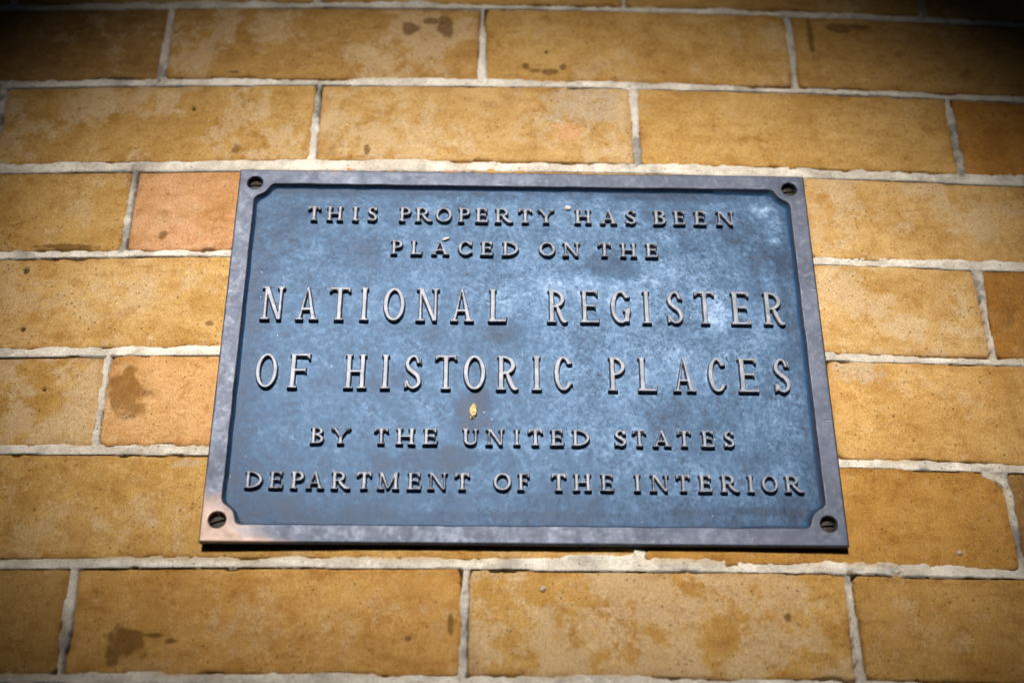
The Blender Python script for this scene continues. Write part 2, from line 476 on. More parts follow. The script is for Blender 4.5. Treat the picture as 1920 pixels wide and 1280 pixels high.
for mx, mz, mw, mh, kind in MARKS:
    mx, mz, mw, mh = mx / 1000, mz / 1000, mw / 1000, mh / 1000
    ii = np.where((XS > mx - 2 * mw - .01) & (XS < mx + 2 * mw + .01))[0]
    jj = np.where((ZS > mz - 2 * mh - .01) & (ZS < mz + 2 * mh + .01))[0]
    s = np.ix_(jj, ii)
    rr = np.hypot((X[s] - mx) / mw, (Z[s] - mz) / mh)
    amp = 0.15 if kind == 'dark' and mw < 0.003 else 0.75
    rr = rr + amp * w1[s] + amp * 0.5 * w2[s]
    v = MSTR[kind] * (1 - sstep(0.52 if mw > 0.003 else 0.7, 1.32 if mw > 0.003 else 1.15, rr))
    if kind in ('speck', 'ochre'):
        v = v * (0.55 + 0.8 * w2[s])
    better = v > stain[s]
    a = stain[s]; a[better] = v[better]; stain[s] = a
    cc = stc[s]; cc[better, :3] = MCOL[kind]; stc[s] = cc
    if kind in ('olive', 'brown', 'speck'):
        bb = B[s]; bb -= (0.0020 if kind == 'olive' else 0.0006) * v * (1 + 0.5 * w2[s]) * (1 - sstep(-0.006, -0.003, -bb)); B[s] = bb
    if kind == 'dark' and mw < 0.003:
        bb = B[s]; bb -= 0.002 * v; B[s] = bb
# general faint ochre smudging
smudge = 0.42 * sstep(0.35, 0.7, fbm(X, Z, 0.03, 81, 5, 0.65) * 1.5)
stc[stain < smudge, :3] = (0.36, 0.19, 0.045)
stain = np.maximum(stain, smudge)

wall = empty("brick_wall", (0, 0, Z0 - 0.68))
tag(wall, "rounded wall of golden buff bricks laid in running bond with pale mortar", "brick wall", kind="thing")
YW = wall_y(X)
verts = np.stack([X, YW - B, Z + 0.68], -1).reshape(-1, 3)
mesh_obj("bricks", verts, grid_faces(NX, NZ), M_BRICK, wall,
         attrs={"tint": tint.reshape(-1, 4), "pale": pale.ravel(), "stain": stain.ravel(), "edge": edge_a.ravel(), "stain_color": stc.reshape(-1, 4)})

# mortar: each bed is struck so that its lower edge stands a little proud of the brick below
MO = np.full(X.shape, -0.012)
vpos = np.zeros(X.shape)
ishead = np.zeros(X.shape, bool)
wm = 0.0009 * vnoise(X, Z, 0.06, 91) + 0.0007 * vnoise(X, Z, 0.016, 92) + 0.00045 * vnoise(X, Z, 0.005, 93) + 0.0002 * vnoise(X, Z, 0.0022, 94)
rough = 0.0004 * fbm(X, Z, 0.006, 95, 3) + 0.0003 * vnoise(X, Z, 0.03, 99) - 0.0012 * sstep(0.45, 0.8, fbm(X, Z, 0.009, 97, 3))
for k, b in enumerate(bed_z):
    near = np.abs(Z - b) < 0.016
    if not near.any():
        continue
    x, z = X[near], Z[near]
    smear = np.zeros(x.shape)
    pk = k - ABOVE
    if pk == 6:      # the thick smeared bed under the plaque
        smear = 0.0024 * sstep(-0.02, 0.06, x) * (1 - sstep(0.19, 0.30, x)) + 0.0015 * sstep(-0.26, -0.20, x) * (1 - sstep(-0.06, 0.02, x))
    up_e = 0.0030 + wm[near] * 1.3 + smear * (0.8 + 0.7 * w1[near])
    dn_e = 0.0031 + wm[near] * 0.35 + (0.0028 if pk == 2 else 0)
    dz = z - b[near] - 0.25 * wob[near]
    v = np.where(dz > 0, dz / up_e, dz / dn_e)
    prof = np.where(dz > 0, 0.0003 - 0.0005 * v, 0.0003 + 0.0003 * (-v)) + 0.0006 * sstep(0.0005, 0.003, smear)
    prof = prof + rough[near] * (1 + (2.0 * sstep(0.03, 0.10, x) if pk == 6 else 0))
    prof = prof - 0.012 * sstep(1.0, 1.10, -v) - 0.012 * sstep(1.0, 1.9, v)
    MO[near] = np.maximum(MO[near], prof)
    vpos[near] = v
for r, js in head_info:
    inrow = row == r
    for j in js:
        near = inrow & (np.abs(X - j) < 0.014)
        if not near.any():
            continue
        x, z = X[near], Z[near]
        wl = 0.0026 + wm[near] * 1.1 + 0.0006 * rng.uniform(-1, 1)
        if r - ABOVE == 6 and abs(j - 0.2752) < 0.01:          # mortar fills the round broken corner of the brick beside it
            wl = wl + 0.013 * np.where(x < j, sstep(-0.105 + 0.018, -0.105 + 0.028, z), 0) ** 2
        lean = rng.uniform(-0.02, 0.02) * (z - z.mean())
        v = (x - j - lean) / np.maximum(wl, 0.0012)
        prof = 0.0001 - 0.0007 * v + rough[near] - 0.012 * sstep(1.0, 1.25, np.abs(v))
        better = prof > MO[near]
        MO[near] = np.maximum(MO[near], prof)
        t = vpos[near]; t[better] = v[better]; vpos[near] = t
        t = ishead[near]; t[better] = True; ishead[near] = t
keep = MO > -0.0105
kf = keep[:-1, :-1] | keep[1:, :-1] | keep[:-1, 1:] | keep[1:, 1:]
grime_shade = 0.75 * sstep(0.15, 0.6, fbm(X, Z, 0.02, 101, 5, 0.65) + 0.20 * ishead) * np.where(ishead, 1.0, 0.55)
grime_shade = np.clip(grime_shade + np.where(ishead, 0.45 * sstep(0.2, 0.9, vpos), 0.35 * sstep(0.55, 1.0, -vpos)), 0, 0.9)  # shade painted on the right of head joints and lower edge of beds
buff = sstep(-0.02, 0.05, -X) * (np.abs(Z - CZ[6]) < 0.01) * 0.6 * sstep(0.2, 1.0, vpos) + 0.7 * sstep(0.1, 0.5, fbm(X, Z, 0.05, 111, 4)) * sstep(0.0, 0.9, np.where(ishead, -vpos, vpos))
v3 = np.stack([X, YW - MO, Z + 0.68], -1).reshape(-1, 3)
v3, f3, a3 = compact(v3, grid_faces(NX, NZ, kf), {"grime_shade": grime_shade.ravel(), "buff": np.clip(buff, 0, 0.8).ravel()})
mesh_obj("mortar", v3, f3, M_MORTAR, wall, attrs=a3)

# little stones showing in the brick faces
def lump(name, mat, parent, loc, size, seed, n=14):
    r = np.random.RandomState(seed)
    th = np.linspace(0, 2 * np.pi, n, endpoint=False)
    ph = np.linspace(-np.pi / 2, np.pi / 2, n // 2 + 2)
    vs_, fs_ = [], []
    for p in ph:
        for t in th:
            k = 1 + 0.22 * math.sin(3 * t + seed) * math.cos(2 * p) + r.uniform(-0.2, 0.2)
            vs_.append((size[0] * max(math.cos(p), 0) ** 0.55 * math.cos(t) * k, size[1] * max(math.cos(p), 0) ** 0.55 * math.sin(t) * k, size[2] * math.sin(p) * k))
    for i in range(len(ph) - 1):
        for j in range(n):
            fs_.append((i * n + j, i * n + (j + 1) % n, (i + 1) * n + (j + 1) % n, (i + 1) * n + j))
    return mesh_obj(name, vs_, fs_, mat, parent, loc)
for (px, pz, s) in ((0.0096, -0.1484, 0.0020), (0.2409, -0.1247, 0.0018), (0.0957, 0.2632, 0.0012)):
    lump("pebble", M_PEBBLE, wall, (px, wall_y(px) + 0.0002, pz + 0.68), (s * 0.85, s * 0.7, s * 0.7), int(s * 1e5))

# ------------------------------------------------------------------ the bronze plaque
HW, HH, DEPTH = 0.1778, 0.1246, 0.0042
RECESS = 0.0035
plaque = empty("plaque", (0, DEPTH, Z0))
tag(plaque, "blue-grey cast bronze plaque with raised lettering screwed to the brick wall", "plaque")
SCREWS = [(-0.1678, 0.1145), (0.1680, 0.1145), (-0.1688, -0.1117), (0.1680, -0.1115)]

PAD = 2.4
# ------------------------------------------------------------------ raised letters
class Glyph:
    """union of simple shapes on a grid, as a signed distance in millimetres"""
    def __init__(self, w, h, cell=0.2, pad=PAD):
        self.x, self.y = np.meshgrid(np.arange(-pad, w + pad + cell, cell), np.arange(-pad, h + pad + cell, cell))
        self.d = np.full(self.x.shape, 9.0)
    def rect(self, x0, y0, x1, y1):
        qx, qy = np.abs(self.x - (x0 + x1) / 2) - abs(x1 - x0) / 2, np.abs(self.y - (y0 + y1) / 2) - abs(y1 - y0) / 2
        self.d = np.minimum(self.d, np.hypot(np.maximum(qx, 0), np.maximum(qy, 0)) + np.minimum(np.maximum(qx, qy), 0))
    def poly(self, pts):
        """convex polygon"""
        pts = np.array(pts, float)
        a = sum(pts[i][0] * pts[(i + 1) % len(pts)][1] - pts[(i + 1) % len(pts)][0] * pts[i][1] for i in range(len(pts)))
        if a < 0:
            pts = pts[::-1]
        o = np.full(self.x.shape, -9.0)
        for i in range(len(pts)):
            p, q = pts[i], pts[(i + 1) % len(pts)]
            e = q - p
            L = np.hypot(*e)
            if L > 1e-9:
                o = np.maximum(o, ((self.x - p[0]) * e[1] - (self.y - p[1]) * e[0]) / L)
        self.d = np.minimum(self.d, o)
    def line(self, p, q, r0, r1=None):
        r1 = r0 if r1 is None else r1
        p, q = np.array(p, float), np.array(q, float)
        e = q - p
        t = np.clip(((self.x - p[0]) * e[0] + (self.y - p[1]) * e[1]) / max(e @ e, 1e-9), 0, 1)
        self.d = np.minimum(self.d, np.hypot(self.x - p[0] - t * e[0], self.y - p[1] - t * e[1]) - (r0 + (r1 - r0) * t))
    def path(self, pts, rs):
        for i in range(len(pts) - 1):
            self.line(pts[i], pts[i + 1], rs[i], rs[i + 1])
    def arc(self, cx, cy, ax, ay, a0, a1, thin, thick, n=28):
        a = np.radians(np.linspace(a0, a1, n))
        pts = np.stack([cx + ax * np.cos(a), cy + ay * np.sin(a)], -1)
        self.path(pts, thin + (thick - thin) * np.abs(np.cos(a)) ** 1.3)

def spline(pts, n=7):
    pts = np.array(pts, float)
    P = np.concatenate([[2 * pts[0] - pts[1]], pts, [2 * pts[-1] - pts[-2]]])
    out = []
    for i in range(1, len(P) - 2):
        for t in np.linspace(0, 1, n, endpoint=False):
            a, b, c, e = P[i - 1], P[i], P[i + 1], P[i + 2]
            out.append(0.5 * (2 * b + (c - a) * t + (2 * a - 5 * b + 4 * c - e) * t * t + (3 * b - a - 3 * c + e) * t ** 3))
    out.append(pts[-1])
    return np.array(out)

def glyph(ch, w, h, big):
    T, t, st, sh = (2.9, 1.9, 1.5, 2.75) if big else (2.1, 1.25, 1.15, 1.95)      # stem, thin stroke, serif thickness, serif half length
    g = Glyph(w, h)
    def serif(x, y, half, s, stem=T):                                    # s=+1 sits on the baseline, -1 hangs from the cap line
        y0, y1 = (0, st) if s > 0 else (h, h - st)
        g.rect(x - half, y0, x + half, y1)
        b = 0.8 * st
        g.poly([(x - half * 0.72, y1), (x + half * 0.72, y1), (x + stem / 2, y1 + s * b), (x - stem / 2, y1 + s * b)])
    def stem(x, top=True, bot=True, wd=T, y0=0, y1=None):
        y1 = h if y1 is None else y1
        g.rect(x - wd / 2, y0, x + wd / 2, y1)
        if bot: serif(x, 0, sh, 1, wd)
        if top: serif(x, h, sh * (0.80 if big else 0.92), -1, wd)
    if ch == 'I':
        stem(w / 2)
    elif ch == 'H':
        stem(sh); stem(w - sh)
        g.rect(sh, h * 0.5 - t / 2, w - sh, h * 0.5 + t / 2)
    elif ch == 'T':
        stem(w / 2, top=False)
        g.rect(0.3, h - t, w - 0.3, h)
        k = h * (0.15 if big else 0.26)
        for s in (-1, 1):
            xe = w / 2 + s * w / 2
            g.poly([(xe - s * 0.1, h), (xe - s * 1.5, h), (xe - s * 1.1, h - k), (xe + s * 0.2, h - k)])
            g.poly([(xe - s * 1.0, h - t * 0.9), (xe - s * 2.6, h - t * 0.9), (xe - s * 1.0, h - k * 0.9)])
            g.poly([(w / 2 + s * T / 2, h - t), (w / 2 + s * (T / 2 + 1.0), h - t), (w / 2 + s * T / 2, h - t - 1.0)])
    elif ch in 'LEF':
        x = sh * 0.95
        stem(x)
        k = h * (0.17 if big else 0.27)
        if ch in 'EL':
            g.rect(0, 0, w - 0.2, t)
            g.poly([(w - 0.2, 0), (w - 1.5, 0), (w - 1.2, t), (w - 0.5, k), (w + 0.2, k)])
            g.poly([(w - 1.0, t * 0.9), (w - 3.0, t * 0.9), (w - 0.5, k * 0.95)])
        if ch in 'EF':
            xe = w - (0.6 if ch == 'E' else 0.1)
            g.rect(x, h - t, xe, h)
            g.poly([(xe + 0.1, h), (xe - 1.3, h), (xe - 1.0, h - k), (xe, h - k)])
            g.poly([(xe - 0.8, h - t * 0.9), (xe - 2.6, h - t * 0.9), (xe - 0.8, h - k * 0.9)])
            xm = w - (2.6 if big else 1.9)
            ym = h * 0.52
            g.rect(x, ym - t / 2, xm, ym + t / 2)
            kk_ = 1.9 if big else 1.45
            g.poly([(xm - 1.2, ym), (xm - 0.1, ym + kk_), (xm + 0.5, ym + kk_), (xm + 0.5, ym - kk_), (xm - 0.1, ym - kk_)])
    elif ch in 'PRBD':
        x = sh * 0.95
        stem(x, bot=True)
        if ch == 'D':
            cx = x + 0.5
            g.arc(cx, h / 2, w - cx - T / 2, h / 2 - t / 2, -90, 90, t / 2, T / 2)
            g.rect(x, 0, cx + 0.6, t); g.rect(x, h - t, cx + 0.6, h)
        else:
            yb = h * (0.44 if ch != 'B' else 0.52)
            wr = w if ch != 'B' else w * 0.93
            if ch == 'R':
                wr = w * (0.9 if big else 0.74)
            cy, ay = (h + yb) / 2, (h - yb) / 2 - t / 2 + (t / 2 if ch == 'B' else 0)
            ay = (h - yb) / 2 - t / 2
            cx = max(x + 0.4, wr - T / 2 - ay * 1.15)
            g.arc(cx, cy, wr - cx - T / 2, ay, -90, 90, t / 2, T / 2)
            g.rect(x, yb, cx + 0.3, yb + t); g.rect(x, h - t, cx + 0.3, h)
            if ch == 'B':
                ay = yb / 2
                cx = max(x + 0.4, w - T / 2 - ay * 1.1)
                g.arc(cx, ay + t / 4, w - cx - T / 2, ay - t / 4, -90, 90, t / 2, T / 2)
                g.rect(x, 0, cx + 0.3, t)
            if ch == 'R':
                xs = x + (wr - x) * 0.42
                pts = spline([(xs, yb + t * 0.5), (xs + (w - xs) * 0.30, h * 0.25), (xs + (w - xs) * 0.62, T * 0.42), (w - 0.6, T * 0.33)])
                n = len(pts)
                rs = np.interp(np.linspace(0, 1, n), [0, .2, .6, 1], [t * 0.5, T * 0.5, T * 0.48, T * 0.32])
                g.path(pts, rs)
    elif ch == 'O':
        g.arc(w / 2, h / 2, w / 2 - T / 2 * 0.95, h / 2 - t / 2, 0, 360, t / 2, T / 2 * 0.95, 44)
    elif ch in 'CG':
        g.arc(w * 0.52, h / 2, w * 0.52 - T / 2, h / 2 - t / 2, 42 if big else 40, 318 if ch == 'C' else 350, t / 2, T / 2, 36)
        xt = w * 0.52 + (w * 0.52 - T / 2) * math.cos(math.radians(42))
        yt = h / 2 + (h / 2 - t / 2) * math.sin(math.radians(42))
        if big:
            g.line((xt - 0.2, yt + 0.5), (w - 0.8, h * 0.80), 0.95, 0.9)
        else:
            g.rect(w - 1.3, h * 0.66, w - 0.1, h - 0.2)
        if ch == 'C':
            g.line((xt, h - yt), (w - 0.5, h * 0.20), 0.75, 0.6)
        else:
            xg = w - T / 2 - 0.5
            g.rect(xg - T / 2, 0.9, xg + T / 2 - 0.2, h * 0.42)
            g.rect(xg - sh * 0.85, h * 0.42 - st, xg + sh * 0.55, h * 0.42)
    elif ch == 'S':
        q = T * 0.5
        P = [(0.88, 0.80), (0.76, 0.945), (0.50, 1.0), (0.20, 0.93), (0.04, 0.76), (0.18, 0.61), (0.5, 0.50), (0.84, 0.38), (0.98, 0.21), (0.82, 0.06), (0.48, 0.0), (0.20, 0.06), (0.06, 0.20)]
        pts = spline([(q + a * (w - 2 * q), t / 2 + b * (h - t)) for a, b in P])
        rs = np.interp(np.linspace(0, 1, len(pts)), [0, .12, .3, .5, .7, .88, 1], [t * .5, t * .5, T * .44, T * .54, T * .46, t * .5, t * .5])
        g.path(pts, rs)
        g.poly([(w - 0.2, h * 0.70), (w - 1.35, h * 0.74), (w - 2.1, h * 0.93), (w - 0.5, h * (0.90 if big else 0.99))])
        g.poly([(0.1, h * 0.27), (1.25, h * 0.24), (2.3, h * 0.05), (0.3, h * 0.02)])
    elif ch == 'A':
        a = w / 2
        lx, rx_ = sh * 0.85, w - sh
        ap = h * 1.0
        g.poly([(lx - t / 2, 0), (lx + t / 2, 0), (a + 0.2, ap), (a - 0.7, ap)])
        g.poly([(rx_ - T / 2, 0), (rx_ + T / 2, 0), (a + 0.7, ap), (a - 0.8, ap)])
        yc = h * 0.33
        g.rect(lx + (a - lx) * 0.33, yc - t / 2, rx_ - (rx_ - a) * 0.33, yc + t / 2)
        serif(lx, 0, sh * 0.82, 1, t); serif(rx_, 0, sh, 1, T)
    elif ch == 'N':
        lx, rx_ = sh * 0.9, w - sh * 0.85
        stem(lx, top=False, wd=t)
        g.rect(rx_ - t / 2, 0.5, rx_ + t / 2, h)
        serif(rx_, h, sh * 0.85, -1, t)
        g.rect(lx - sh * 0.9, h - st, lx + 0.6, h)
        g.poly([(lx - t / 2 - 0.4, h), (lx - t / 2 + T * 0.95, h), (rx_ + t / 2, 0), (rx_ - T * 0.55, 0)])
    elif ch == 'M':
        lx, rx_ = sh * 0.85, w - sh
        stem(lx, top=False, wd=t, y1=h); stem(rx_, top=False)
        a = (lx + rx_) / 2 - 0.1
        g.poly([(lx - t / 2, h), (lx + T * 0.7, h), (a + 0.6, 0.6), (a - 0.7, 0.6)])
        g.poly([(rx_ + T / 2, h), (rx_ - T * 0.4, h), (a - 0.4, 0.6), (a + 0.5, 0.6)])
        g.rect(lx - sh * 0.7, h - st, lx, h); g.rect(rx_, h - st, rx_ + sh * 0.8, h)
    elif ch == 'U':
        lx, rx_ = sh * 0.9, w - sh * 0.8
        ay = h * 0.32
        g.rect(lx - T / 2, ay, lx + T / 2, h); g.rect(rx_ - t / 2, ay, rx_ + t / 2, h)
        serif(lx, h, sh * 0.9, -1, T); serif(rx_, h, sh * 0.8, -1, t)
        a = np.radians(np.linspace(180, 360, 22))
        pts = np.stack([(lx + rx_) / 2 + (rx_ - lx) / 2 * np.cos(a), ay + (ay - t / 2) * np.sin(a)], -1)
        g.path(pts, np.interp(np.linspace(0, 1, 22), [0, .5, 1], [T / 2, t * 0.55, t / 2]))
    elif ch == 'Y':
        a = w / 2
        g.rect(a - T / 2, 0, a + T / 2, h * 0.48)
        serif(a, 0, sh, 1, T)
        lx, rx_ = sh * 0.75, w - sh * 0.75
        g.poly([(lx - T / 2, h), (lx + T / 2, h), (a + T / 2, h * 0.44), (a - T / 2, h * 0.44)])
        g.poly([(rx_ - t / 2, h), (rx_ + t / 2, h), (a + T / 2, h * 0.44), (a - 0.1, h * 0.44)])
        serif(lx, h, sh * 0.85, -1, T * .9); serif(rx_, h, sh * 0.8, -1, t)
    return g

LINES = [
 ("first line, reading THIS PROPERTY HAS BEEN", 87.05, 10.7, 0, [('T', -129.5, 7.6), ('H', -116.7, 10.2), ('I', -104.0, 4.1), ('S', -93.4, 6.5), ('P', -73.2, 7.5), ('R', -61.5, 10.8), ('O', -49.3, 10.2), ('P', -36.6, 7.5), ('E', -25.7, 7.9), ('R', -11.9, 11.2), ('T', 1.3, 8.4), ('Y', 14.2, 10.4), ('H', 37.2, 10.6), ('A', 53.1, 10.5), ('S', 67.0, 7.0), ('B', 85.0, 7.9), ('E', 97.3, 7.7), ('E', 110.3, 7.8), ('N', 126.0, 11.2)]),
 ("second line, reading PLACED ON THE", 62.83, 10.3, 0, [('P', -77.4, 7.3), ('L', -65.4, 7.1), ('A', -50.8, 10.8), ('C', -35.6, 8.7), ('E', -22.4, 7.8), ('D', -7.9, 10.1), ('O', 14.6, 10.1), ('N', 29.4, 10.6), ('T', 49.8, 8.1), ('H', 64.5, 10.4), ('E', 78.9, 7.9)]),
 ("third line in tall letters, reading NATIONAL REGISTER", 15.88, 23.0, 1, [('N', -149.8, 13.6), ('A', -129.1, 13.6), ('T', -110.1, 12.7), ('I', -95.3, 5.6), ('O', -77.5, 12.9), ('N', -57.3, 13.7), ('A', -36.9, 14.0), ('L', -15.7, 10.9), ('R', 20.0, 11.8), ('E', 39.5, 11.4), ('G', 58.0, 11.8), ('I', 73.7, 5.6), ('S', 90.8, 10.1), ('T', 108.8, 12.0), ('E', 130.4, 11.9), ('R', 150.1, 12.5)]),
 ("fourth line in tall letters, reading OF HISTORIC PLACES", -29.64, 22.8, 1, [('O', -149.7, 12.8), ('F', -130.8, 12.4), ('H', -98.1, 13.4), ('I', -80.8, 5.8), ('S', -64.7, 10.4), ('T', -45.6, 12.5), ('O', -28.9, 12.9), ('R', -9.9, 12.3), ('I', 7.3, 5.9), ('C', 22.8, 10.7), ('P', 54.1, 10.3), ('L', 71.9, 11.0), ('A', 93.5, 13.5), ('C', 112.8, 10.5), ('E', 131.0, 12.0), ('S', 150.9, 10.0)]),
 ("fifth line, reading BY THE UNITED STATES", -64.94, 10.4, 0, [('B', -117.7, 7.7), ('Y', -104.3, 10.9), ('T', -81.4, 8.0), ('H', -67.6, 10.8), ('E', -53.6, 8.2), ('U', -30.7, 9.1), ('N', -16.7, 10.4), ('I', -4.4, 4.5), ('T', 6.2, 8.2), ('E', 18.5, 7.6), ('D', 32.1, 10.1), ('S', 54.6, 7.0), ('T', 65.5, 8.0), ('A', 78.3, 10.4), ('T', 91.1, 7.9), ('E', 104.6, 7.6), ('S', 116.8, 6.4)]),
 ("bottom line, reading DEPARTMENT OF THE INTERIOR", -92.59, 10.6, 0, [('D', -151.1, 10.0), ('E', -138.7, 7.9), ('P', -126.8, 7.5), ('A', -117.0, 10.2), ('R', -102.7, 10.7), ('T', -89.7, 8.1), ('M', -76.1, 12.0), ('E', -61.8, 7.8), ('N', -48.7, 10.9), ('T', -35.0, 8.2), ('O', -12.6, 10.1), ('F', -0.6, 7.0), ('T', 19.0, 8.1), ('H', 32.2, 10.3), ('E', 46.2, 7.7), ('I', 63.1, 4.1), ('N', 75.6, 10.6), ('T', 88.9, 7.8), ('E', 101.3, 7.6), ('R', 115.2, 10.7), ('I', 126.8, 4.3), ('O', 137.6, 9.4), ('R', 151.3, 10.9)]),
]
# sunk field
fx = np.arange(-0.1705, 0.1706, 0.0008)
fz = np.arange(-0.1175, 0.1176, 0.0008)
FX, FZ = np.meshgrid(fx, fz)
PATCH = [(150.7, 66.2, 14.9, 21.2, 0.8), (137.4, 85.7, 16.7, 13.9, 0.5), (54.9, 57.1, 18.0, 8.5, 0.7), (-13.4, 8.2, 12.0, 7.3, 0.8), (-52.9, 7.7, 9.5, 5.8, 0.5), (-30.1, -42.9, 10.4, 13.6, 1.2), (-28.5, -52.5, 18.3, 8.4, 0.5), (-43.3, -72.0, 36.2, 7.2, 0.6), (-79.3, -73.7, 9.0, 6.6, 0.6), (-157.8, 2.0, 7.5, 101.7, 0.45), (-145.4, 85.5, 23.0, 19.6, 0.4), (-142.9, -101.2, 17.6, 7.6, 0.45), (132.4, -102.9, 23.9, 2.9, 0.8), (93.6, -104.5, 17.9, 2.5, 0.5), (150.9, -97.0, 7.2, 6.4, 0.5), (126.1, -71.0, 21.3, 13.2, 0.35), (108.9, -12.7, 12.6, 7.1, 0.3), (-104.9, 66.4, 19.5, 15.4, 0.3), (73.8, 113.1, 67.6, 4.9, 0.4), (-93.9, 110.5, 66.9, 4.9, 0.4), (-10.1, -106.1, 88.8, 1.9, 0.35), (-86.8, -105.5, 17.7, 4.4, 0.4), (34.0, 4.4, 12.7, 7.2, 0.35), (157.6, 35.5, 3.9, 18.7, 0.5), (-81.7, -18.5, 18.6, 10.5, 0.3), (127.3, 20.2, 5.8, 3.7, 0.4), (150.4, 100.0, 10.8, 4.9, -1.0), (155.0, 78.0, 7.3, 9.5, -0.8), (117.9, 23.8, 8.4, 13.3, -0.9), (105.8, 34.9, 6.5, 11.2, -0.5), (38.2, 41.5, 45.3, 11.3, -0.4), (-13.4, 33.3, 38.6, 14.9, -0.3), (84.0, 49.8, 26.1, 7.6, -0.4), (149.6, 54.5, 4.6, 8.4, -0.8), (93.2, -12.9, 37.8, 14.1, -0.25), (-25.8, -14.3, 37.5, 10.6, -0.2)]
dark, light = np.zeros(FX.shape), np.zeros(FX.shape)
q1, q2 = fbm(FX, FZ, 0.018, 201, 5, 0.62), fbm(FX, FZ, 0.005, 211, 4, 0.65)
for mx, mz, mw, mh, s in PATCH:
    rr = np.hypot((FX - mx / 1000) / (mw / 1000), (FZ - mz / 1000) / (mh / 1000)) + 0.8 * q1 + 0.35 * q2
    v = abs(s) * (1 - sstep(0.35, 1.45, rr))
    if s > 0:
        dark = np.maximum(dark, v)
    else:
        light = np.maximum(light, v)
dark = np.clip(dark + 0.35 * sstep(0.1, 0.6, fbm(FX, FZ, 0.06, 221, 5, 0.6)), 0, 1.3)
halo = np.full(FX.shape, 9.0)
GLYPHS = {}
for text, zb, hgt, big, chars in LINES:
    for ch, cx, w in chars:
        g = GLYPHS[(zb, cx)] = glyph(ch, w, hgt, big)
        ii = np.where(np.abs(fx * 1000 - cx) < w / 2 + PAD - 0.1)[0]
        jj = np.where((fz * 1000 > zb - PAD + 0.1) & (fz * 1000 < zb + hgt + PAD - 0.1))[0]
        s_ = np.ix_(jj, ii)
        ui = np.clip(np.round((FX[s_] * 1000 - cx + w / 2 + PAD) / 0.2).astype(int), 0, g.d.shape[1] - 1)
        vi = np.clip(np.round((FZ[s_] * 1000 - zb + PAD) / 0.2).astype(int), 0, g.d.shape[0] - 1)
        halo[s_] = np.minimum(halo[s_], g.d[vi, ui])
bloom_l = np.exp(-np.clip(halo, 0, 9) / 1.0) * (0.55 + 0.6 * q2 + 0.4 * q1)
light = np.clip(light + 0.75 * np.clip(bloom_l, 0, 1), 0, 1.2)
# tarnish plus painted light falloff: left, border and bottom darker, right and middle paler
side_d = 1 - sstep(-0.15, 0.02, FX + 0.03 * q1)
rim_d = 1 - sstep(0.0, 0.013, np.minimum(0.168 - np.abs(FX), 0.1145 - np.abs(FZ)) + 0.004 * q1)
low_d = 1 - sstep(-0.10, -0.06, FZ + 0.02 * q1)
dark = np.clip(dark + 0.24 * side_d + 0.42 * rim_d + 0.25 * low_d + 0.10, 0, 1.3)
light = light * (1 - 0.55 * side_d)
FY = RECESS + 0.00018 * fbm(FX, FZ, 0.012, 231, 3) + 0.00007 * q2
fv = np.stack([FX, FY - DEPTH, FZ], -1).reshape(-1, 3)
fk = np.min([np.hypot(FX - a, FZ - b) for a, b in SCREWS], 0) > 0.0065
fk = fk[:-1, :-1] & fk[1:, :-1] & fk[:-1, 1:] & fk[1:, 1:]
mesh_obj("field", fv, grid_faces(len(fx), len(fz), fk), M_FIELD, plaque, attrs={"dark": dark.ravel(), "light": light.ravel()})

# raised rim with round lobes at the screws
rx = np.linspace(-HW, HW, 891)
rz = np.linspace(-HH, HH, 624)
RX, RZ = np.meshgrid(rx, rz)
BW = 0.0104
qx, qz = np.abs(RX) - (HW - BW), np.abs(RZ) - (HH - BW)
inner = np.hypot(np.maximum(qx, 0), np.maximum(qz, 0)) + np.minimum(np.maximum(qx, qz), 0)     # < 0 inside the field
lobe = np.min([np.hypot(RX - a, RZ - b) for a, b in SCREWS], 0)
sd1, sd2 = -inner, lobe - 0.0096
kk = 0.0042
hmix = np.clip(0.5 + 0.5 * (sd2 - sd1) / kk, 0, 1)
rim = sd2 * (1 - hmix) + sd1 * hmix - kk * hmix * (1 - hmix)                                     # < 0 on the rim
rim = rim + 0.00018 * vnoise(RX, RZ, 0.012, 301)
wide = np.where(RX > 0.12, 0.0030, 0.0021)
t = np.clip(rim / wide, 0, 1)
hy = RECESS * (1 - (1 - t) ** 1.7) + 0.0004 * sstep(0.93, 1.0, t)
hole = lobe - 0.0047
hy = np.where(hole < 0.0006, hy + 0.00035 * (1 - np.clip(hole / 0.0006, 0, 1)) ** 2, hy)
hy = np.where(hole < 0, 0.00035 + 0.0062 * np.clip(-hole / 0.0004, 0, 1), hy)
ed = np.minimum(HW - np.abs(RX), HH - np.abs(RZ))
hy = hy + 0.0005 * (1 - np.clip(ed / 0.0009, 0, 1)) ** 2 + 0.00012 * vnoise(RX, RZ, 0.03, 303)
keep = t < 1.0
kf = keep[:-1, :-1] | keep[1:, :-1] | keep[:-1, 1:] | keep[1:, 1:]
worn = 1.15 * (1 - sstep(0.008, 0.050, np.hypot((RX + HW) * 0.8, (RZ + HH)))) + 0.5 * (1 - sstep(0.0, 0.004, HH + RZ)) * (1 - sstep(-0.12, -0.05, RX)) \
    + 0.55 * (1 - sstep(0.0, 0.013, HH - RZ)) * sstep(-0.165, -0.155, RX) * (1 - sstep(-0.13, -0.10, RX)) + 0.6 * (1 - sstep(0.0, 0.002, HW + RX)) * (1 - sstep(-0.02, 0.08, RZ)) + 0.25 * (1 - sstep(0.0, 0.012, HW + RX)) * (1 - sstep(-0.02, 0.08, RZ)) \
    + 0.6 * (1 - sstep(0.0, 0.0018, hole))
